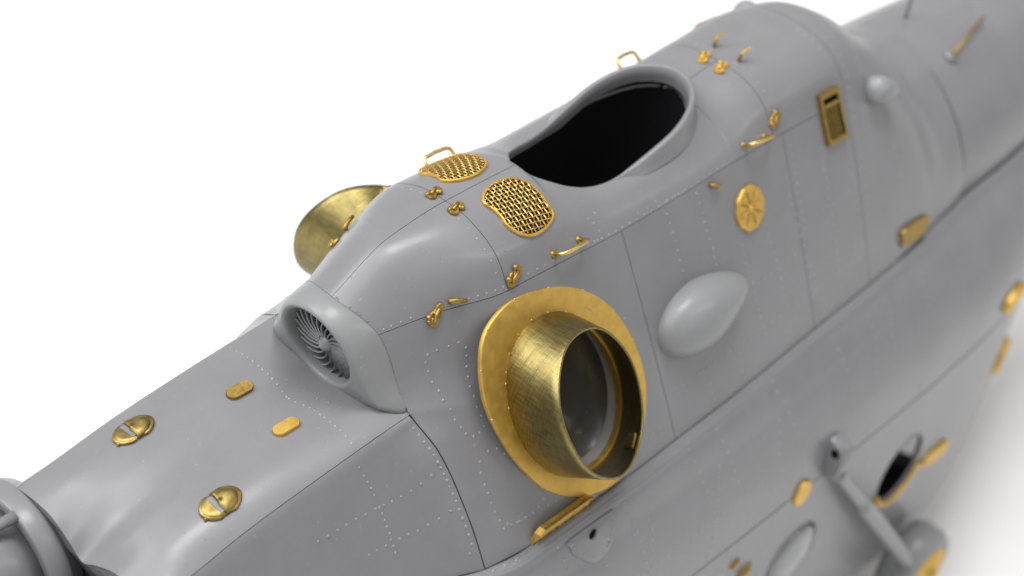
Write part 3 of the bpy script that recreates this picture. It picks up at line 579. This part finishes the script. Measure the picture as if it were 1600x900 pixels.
for side in (-1,1):
    handle(.53,2.70,.93,2.58,side,.15)
    handle(3.70,2.70,4.06,2.80,side,.15)
def hinge(fn,s0,v0,side,rot,sc=1.,mt=DARKETCH,seed=0):
    L=lift_at(fn,s0,v0,side,rot); B=MB(); r_=random.Random(seed)
    out=[]
    for k in range(28):
        t=2*math.pi*k/28; rad=(.062+.020*math.cos(2*t)+.010*math.cos(3*t+1)+.006*math.sin(5*t))*sc; out.append((rad*1.15*math.cos(t),rad*.85*math.sin(t)))
    B.plate(out,L,.022*sc)
    nrm=L(0,0,1)-L(0,0,0)
    for k in range(6):
        x_,y_=(r_.uniform(-.06,.06)*sc,r_.uniform(-.045,.045)*sc); B.dome(L(x_,y_,.014*sc),nrm,r_.uniform(.018,.028)*sc,.024*sc,9,3)
    B.tube([L(-.05*sc,.0,.03*sc),L(.05*sc,.01*sc,.03*sc)],.016*sc,8)
    B.obj('hinge',mt,heli)
for side in (-1,1):
    hinge(cowl,-.23,.45,side,.3,1.2,seed=1); hinge(cowl,-.10,2.74,side,.5,1.35,seed=2); hinge(cowl,-1.09,3.05,side,.9,1.35,seed=3)
    hinge(cowl,4.11,.30,side,.2,1.25,ETCH,seed=4); (hinge(cowl,4.28,2.5,side,.6,1.3,DARKETCH,seed=5) if side<0 else None)
    # latch lever
    L=lift_at(cowl,-.82,2.80,side,-.15); B=MB(); B.tube([L(-.085,0,.02),L(-.05,0,.045),L(.02,.0,.05),L(.10,-.01,.045)],[.028,.03,.022,.018],8); B.obj('latch',DARKETCH,heli)
    # small hook aft
    L=lift_at(cowl,3.05,3.30 if side<0 else 4.4,side,-.2); B=MB(); B.tube([L(-.07,.02,.0),L(-.04,.01,.05),L(.03,0,.06),L(.05,-.02,.02)],.022,8); B.dome(L(.03,-.01,.04),L(0,0,1)-L(0,0,0),.035,.04,9,3); B.obj('hook',DARKETCH,heli)
    # curved brackets on the aft hump
    L=lift_at(cowl,4.40,.42,side,-.25); B=MB(); B.loft([[L(u,-.018,h),L(u,.018,h),L(u+.022,.018,h+.008),L(u+.022,-.018,h+.008)] for u,h in((-.03,-.02),(-.035,.05),(-.015,.10),(.03,.14),(.09,.16))],cap0=True,cap1=True); B.obj('bracket',DARKETCH,heli,smooth=False)
    # scalloped disc with spokes
    L=lift_at(cowl,3.54,4.62,side,0); out=[]
    for k in range(60):
        t=2*math.pi*k/60; rad=.25*(1+.025*math.cos(10*t)); out.append((rad*math.cos(t),rad*1.04*math.sin(t)))
    B=MB(); B.plate(out,L,.04,.2); do=B.obj('vent_disc',ETCH,heli,sharp=50)
    for k in range(8):
        t=2*math.pi*k/8+.2; B=MB(); B.loft([[L(r_*math.cos(t)-.014*math.sin(t),r_*math.sin(t)+.014*math.cos(t),.036),L(r_*math.cos(t),r_*math.sin(t),.058),L(r_*math.cos(t)+.014*math.sin(t),r_*math.sin(t)-.014*math.cos(t),.036)] for r_ in(.06,.12,.20)],cap0=True,cap1=True); B.obj('spoke',DARKETCH,do,smooth=False)
    B=MB(); B.dome(L(0,0,.036),L(0,0,1)-L(0,0,0),.035,.025,12,3); B.obj('disc_boss',ETCH,do)
    # framed vent on the aft shoulder
    def LV(u,v,h,side=side):
        p,a,b_,n=frame(cowl,5.29+u+.06*(v-.0)*1.0,3.32+v*3.0,side); return p+n*h
    def bar(B,u0,v0,u1,v1,h0,h1): 
        vv=np.linspace(v0,v1,6); B.loft([[LV(u0,q,h0),LV(u0,q,h1),LV(u1,q,h1),LV(u1,q,h0)] for q in vv],cap0=True,cap1=True)
    B=MB(); bar(B,-.20,-.29,-.15,.29,0,.05); bar(B,.15,-.29,.20,.29,0,.05); bar(B,-.15,-.29,.15,-.235,0,.05); bar(B,-.15,.235,.15,.29,0,.05); bar(B,-.15,-.17,.15,-.13,.01,.045)
    vo=B.obj('side_vent',DARKETCH,heli,smooth=False,label='brass framed side vent on the '+('near' if side<0 else 'far')+' aft shoulder')
    B=MB(); bar(B,-.15,-.235,.15,.235,-.01,.008); B.obj('vent_backing',BLACK,vo,smooth=False)
    for u in (-.09,-.03,.03,.09):
        B=MB(); bar(B,u-.011,-.13,u+.011,.235,.005,.035); B.obj('vent_slat',DARKETCH,vo,smooth=False)
    # blister fairing
    L=lift_at(cowl,2.43,6.68,side,.04); rings=[]; nn=48
    for i in range(15):
        f=i/14; a_=f*math.pi/2; ring=[]
        for k in range(nn):
            t=2*math.pi*k/nn; c,s_=math.cos(t),math.sin(t)
            u=(.68 if c<0 else .86)*c; wd=.40*s_*(1-.32*max(0,c)**1.2); u-=.10
            ring.append(L(u*math.cos(a_)**.9-.10*(1-math.cos(a_)),wd*math.cos(a_)**.9,.36*math.sin(a_)-.03))
        rings.append(ring)
    B=MB(); B.loft(rings,cap1=True)
    if side<0: B.obj('blister_fairing',PALE,heli)
    # exhaust stub on the aft shoulder
    L=lift_at(cowl,6.33,2.75,side,.1); B=MB(); rr=[]
    for u,r_,h in ((-.24,.02,.06),(-.22,.12,.07),(-.16,.165,.08),(-.05,.17,.10),(.10,.14,.13),(.24,.10,.16),(.28,.07,.165),(.29,.01,.165)):
        rr.append([L(u,r_*math.cos(2*math.pi*k/24),h+r_*math.sin(2*math.pi*k/24)) for k in range(24)])
    B.loft(rr,cap0=True,cap1=True); B.obj('exhaust_stub',PALE,heli)
    # aft plate just above the fuselage joint
    L=lift_at(cowl,6.70,9.1,side,0); out=closed_curve([(-.32,-.02),(-.27,-.12),(.25,-.13),(.33,-.05),(.30,.10),(-.28,.12)],40); B=MB(); B.plate(out,L,.05,.2); B.obj('aft_plate',DARKETCH,heli,sharp=50)
# brass step plate at the foot of the exhaust
for side in (-1,):
    B=MB(); prof=[(-.86,-.02),(-.80,.13),(-.74,.19),(-.06,.19),(.03,.15),(.05,.05),(.05,-.02)]
    f=[np.array((x_+SH[0],side*(2.235+SH[1]+z_*.10),z_+SH[2])) for x_,z_ in prof]; off=np.array((0,side*.045,.012)); back=[p-off*.6 for p in f]; fr=[p+off*.6 for p in f]
    n=len(f); B.loft([back,fr],cap0=True,cap1=True); s1=B.obj('step_plate',ETCH,heli,smooth=False)
    B=MB(); B.loft([[p+off*.6 for p in f[1:6]],[p+off*1.3+np.array((0,0,-.01)) for p in f[1:6]],[p+off*1.3+np.array((0,0,-.035)) for p in f[1:6]],[p+off*.6+np.array((0,0,-.035)) for p in f[1:6]]],closed=False); B.obj('step_lip',DARKETCH,s1,smooth=False)
# nose deck: scoops and oval plates
for side in (-1,1):
    L=lift_at(nose,-3.56,1.86,side,-.02)
    def lobe(t,k=1.):      # two rounded lobes with a waist between them
        c=math.cos(t); w_=.15*(1-.20*math.exp(-((c+.05)/.22)**2)); return (.225*k*c,w_*k*math.sin(t))
    TT=[2*math.pi*k/64 for k in range(64)]
    B=MB(); B.loft([[L(*lobe(t),0) for t in TT],[L(*lobe(t),.016) for t in TT],[L(*lobe(t,.95),.024) for t in TT],[L(*lobe(t,.6),.026) for t in TT],[L(*lobe(t,.01),.026) for t in TT]]); B.dome(L(-.215,-.05,.012),L(0,0,1)-L(0,0,0),.02,.02,8,3)
    sc=B.obj('air_scoop',LOUV,heli)
    B=MB(); rr=[]      # rear half: hood open to the front
    for i in range(10):
        a_=i/9*math.pi/2; ca=math.cos(a_)**.75
        rr.append([L(-.02+(.205*math.cos(t)*ca if math.cos(t)>0 else .06*math.cos(t)),.135*math.sin(t)*ca,.020+.055*math.sin(a_)*(1 if math.cos(t)>-.05 else .6)) for t in np.linspace(-math.pi/2-.30,math.pi/2+.10,26)])
    B.loft(rr,closed=False); ho=B.obj('scoop_hood',LOUV,sc)
    md=ho.modifiers.new('thickness','SOLIDIFY'); md.thickness=.010
    B=MB(); rr=[]      # front half: raised shallow pan
    for f,h in ((.92,.024),(.86,.032),(.6,.036),(.2,.032)):
        rr.append([L(-.075+f*.135*math.cos(t),f*.135*math.sin(t)*(1-.1*abs(math.cos(t))),h) for t in np.linspace(math.pi/2-.1,1.5*math.pi+.2,22)])
    B.loft(rr,closed=False,cap1=True); B.obj('scoop_pan',LOUV,sc)
    B=MB(); B.add([L(-.075,-.105,.038),L(-.03,-.10,.038),L(.02,.095,.038),L(-.085,.10,.038)],[(0,1,2,3)]); B.obj('scoop_opening',GREY,sc,smooth=False)
    L=lift_at(nose,-2.50,.97,side,-.03); out=[]
    for k in range(40):
        t=2*math.pi*k/40; out.append((.075*math.cos(t)+(.075 if math.cos(t)>0 else -.075),.075*math.sin(t)))
    B=MB(); B.plate(out,L,.035,.2); B.obj('oval_plate',ETCH if side<0 else DARKETCH,heli,sharp=50)
# ---------------------------------------------------------------- fuselage fittings
MV=.42
pl=closed_curve([(u+.06,(v-3.36)*MV) for u,v in ((-.41,3.02),(-.40,3.34),(-.337,3.646),(-.035,4.15),(.197,4.13),(.27,4.0),(.315,3.678),(.29,3.283),(.25,3.02))],60)
for side in (-1,1):
    def LF(u,v,h,side=side):
        p,_,_,n=frame(fus,-.06+u,max(2.9,3.36+v/MV),side); return p+n*h
    ins=np.array([.062*p/np.linalg.norm(p) for p in pl]); shr=pl*.985
    B=MB(); B.loft([[LF(*p,-.05) for p in pl],[LF(*p,.013) for p in pl],[LF(*p,.018) for p in shr],[LF(*p,.018) for p in ins*1.2],[LF(*p,.026) for p in ins*1.08],[LF(*p,.018) for p in ins],[LF(*p,-.06) for p in ins*.95]]); po=B.obj('mounting_plate',GREY,heli,sharp=40)
    B=MB(); B.add([LF(*p,.004) for p in ins],[tuple(range(60))]); B.obj('plate_hole',BLACK,po)
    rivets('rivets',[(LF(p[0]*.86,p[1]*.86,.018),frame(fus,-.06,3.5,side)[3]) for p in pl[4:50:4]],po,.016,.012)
    # portholes
    for cx,cz,rx,rz,glass in ((4.31,-3.33,.50,.50,1),(6.86,-3.42,.50,.54,0),(1.76,-3.33,.50,.50,1),(-.8,-3.33,.50,.50,1)):
        w_=np.interp(cx,FX,FP[:,6,0])
        E=lambda k,dy:[(cx+rx*k*math.cos(2*math.pi*i/56),side*(w_+dy),cz+rz*k*math.sin(2*math.pi*i/56)) for i in range(56)]
        B=MB(); B.loft([E(1.06,-.02),E(1.055,.012),E(1.03,.016),E(1.0,.010),E(.99,-.03)]); fo_=B.obj('porthole_rim',GREY,heli)
        if glass:
            B=MB(); B.loft([E(.93,-.03),E(.92,.02),E(.85,.05),E(.7,.075),E(.4,.10),E(.01,.11)]); B.obj('porthole_pane',GLASS,fo_)
            B=MB(); B.loft([E(1.0,-.028),E(.93,-.032)]); B.obj('porthole_gap',BLACK,fo_)  # black ring laid in the gap round the pane
            B=MB(); B.loft([E(.99,-.07),E(.01,-.07)]); B.obj('porthole_backing',GREY,fo_)
    # brass frame left at the open porthole, filler plate and cap
    w_=2.64; B=MB(); B.tube([(6.86+.53*math.cos(t),side*(w_+.03),-3.42+.58*math.sin(t)) for t in np.linspace(-2.75,-.35,22)],.035,8); B.obj('porthole_frame',ETCH,heli)
    L=lift_at(fus,8.05,6.95,side,-.1); B=MB(); B.plate(closed_curve([(-.38,-.02),(-.20,-.12),(.28,-.13),(.38,-.02),(.25,.13),(-.22,.11)],40),L,.05); B.tube([L(-.35,0,.02),L(-.62,.03,.02)],.035,8); B.obj('door_handle_plate',ETCH,heli,sharp=50)
    L=lift_at(fus,4.03,6.02,side,0); B=MB(); B.plate([(.15*math.cos(2*math.pi*k/36),.19*math.sin(2*math.pi*k/36)) for k in range(36)],L,.045); B.obj('filler_cap',ETCH,heli,sharp=50)
    for s_,v_,sc_ in ((2.83,6.33,.8),(3.12,6.55,1.2)): hinge(fus,s_,v_,side,.4,sc_*1.2,DARKETCH,seed=int(s_*10))
    for s_,v_ in ((9.05,5.7),(10.30,7.05)):
        L=lift_at(fus,s_,v_,side,.3); B=MB(); B.plate(closed_curve([(-.25,-.06),(.2,-.12),(.28,.03),(.0,.14),(-.22,.10)],32),L,.09); B.obj('door_hinge',ETCH,heli,sharp=50)
    # main gear: bracket, shock strut, wheel
    LG=lambda u,v,h,side=side: np.array((4.66-h,side*(2.60+u),-1.62+v))
    oc=closed_curve([(-.05,-.36),(.20,-.34),(.27,-.12),(.24,.08),(.12,.16),(-.05,.14)],36); B=MB(); B.plate(oc,LG,.20,.15); br=B.obj('strut_bracket',GREY,heli,sharp=50)
    B=MB(); B.add([LG(.13+.055*math.cos(2*math.pi*k/20),.02+.065*math.sin(2*math.pi*k/20),.2025) for k in range(20)],[tuple(range(20))]); B.obj('bracket_hole',BLACK,br)
    a_=np.array((4.62,side*2.80,-2.0)); z_=np.array((7.35,side*3.05,-5.25)); d=z_-a_
    B=MB(); fs=[0,.03,.05,.28,.285,.30,.305,.31,1]; rs=[.06,.08,.07,.082,.105,.105,.085,.115,.11]
    B.tube([a_+d*f for f in fs],rs,20); stt=B.obj('shock_strut',RESIN,heli,sharp=40)
    B=MB(); B.tube([np.array((4.60,side*2.62,-1.93)),a_+d*.02],.10,14); B.obj('strut_lug',RESIN,stt)
    wc=np.array((7.75,side*2.98,-5.62)); W=lambda y_,r_:[(wc[0]+r_*math.cos(2*math.pi*k/48),wc[1]+side*y_,wc[2]+r_*math.sin(2*math.pi*k/48)) for k in range(48)]
    B=MB(); B.loft([W(-.30,.3),W(-.32,.44),W(-.28,.56),W(-.15,.63),W(.10,.63),W(.20,.58),W(.25,.48),W(.23,.40)],cap0=True); wo=B.obj('wheel',RESIN,heli)
    B=MB(); B.loft([W(.23,.42),W(.27,.38),W(.27,.12),W(.36,.10),W(.36,.01)]); B.obj('wheel_hub',ETCH,wo)
# tail boom fittings
p,_,_,n=frame(boom,8.62,2.7,-1); B=MB(); B.tube([p,p+n*.05],.09,14); o1=B.obj('boom_light',PALE,heli)
q,_,_,n2=frame(boom,9.62,1.95,-1); B=MB(); B.tube([p+n*.10,q+n2*.14],.022,8); B.tube([q-n2*.02,q+n2*.14],.02,8); B.tube([p,p+n*.10],.02,8); B.obj('boom_rail',DARKETCH,heli)
p,_,_,n=frame(boom,8.75,1.3,1); B=MB(); B.tube([p,p+np.array((.05,0,1.3))],.02,8); B.obj('whip_antenna',PALE,heli)
# plastic crumbs left along the joints
B=MB(); r_=random.Random(11)
def crumb(p,n,sz):
    n=np.array(n); a=np.cross(n,[r_.random(),r_.random(),1]); a/=np.linalg.norm(a); b_=np.cross(n,a); l=sz*r_.uniform(.6,1.8); w_=sz*r_.uniform(.25,.6)
    P0=np.array(p)+n*.004; q=[P0+a*l*r_.uniform(.7,1),P0+b_*w_,P0-a*l*r_.uniform(.6,1),P0-b_*w_]; t=P0+n*sz*r_.uniform(.4,.8)
    B.add(q+[t],[(0,1,4),(1,2,4),(2,3,4),(3,0,4)])
for k in range(16):
    p,_,_,n=frame(cowl,-1.685,r_.choice([.3,1.2,1.6,2.1,5.4,5.7,5.9,6.0,6.1,6.2])+r_.uniform(-.15,.15)); crumb(p,n,.013)
for k in range(14):
    p,_,_,n=frame(cowl,-1.6+r_.random()*4,.04); crumb(p,n,.012)
for k in range(12):
    p,_,_,n=frame(nose,-1.95+r_.uniform(-.05,.05),r_.uniform(0,1.2)); crumb(p,n,.011)
for k in range(70):
    p,_,_,n=frame(cowl,r_.uniform(-1.5,4),r_.uniform(.2,9.5) if k%2 else r_.uniform(3.3,9.5)); crumb(p,n,.007)
for k in range(40):
    p,_,_,n=frame(nose,r_.uniform(-4.4,-1.6),r_.uniform(.1,9)); crumb(p,n,.007)
B.obj('plastic_crumbs',SCUFF_LIT,heli,kind='stuff',smooth=False)
# filed burrs and flash along the fuselage joint
B=MB()
for k in range(22):
    s_=-1.2+k*.055*rng.uniform(.8,1.3); p,a,b_,n=frame(fus,s_,1.35,-1); B.dome(p+n*.0,n,.012*rng.uniform(.6,1.6),.02*rng.uniform(.5,1.2),6,2)
B.obj('joint_burrs',GREY,heli,kind='stuff')
for o in list(bpy.data.objects):
    if '_w' in o: del o['_w']
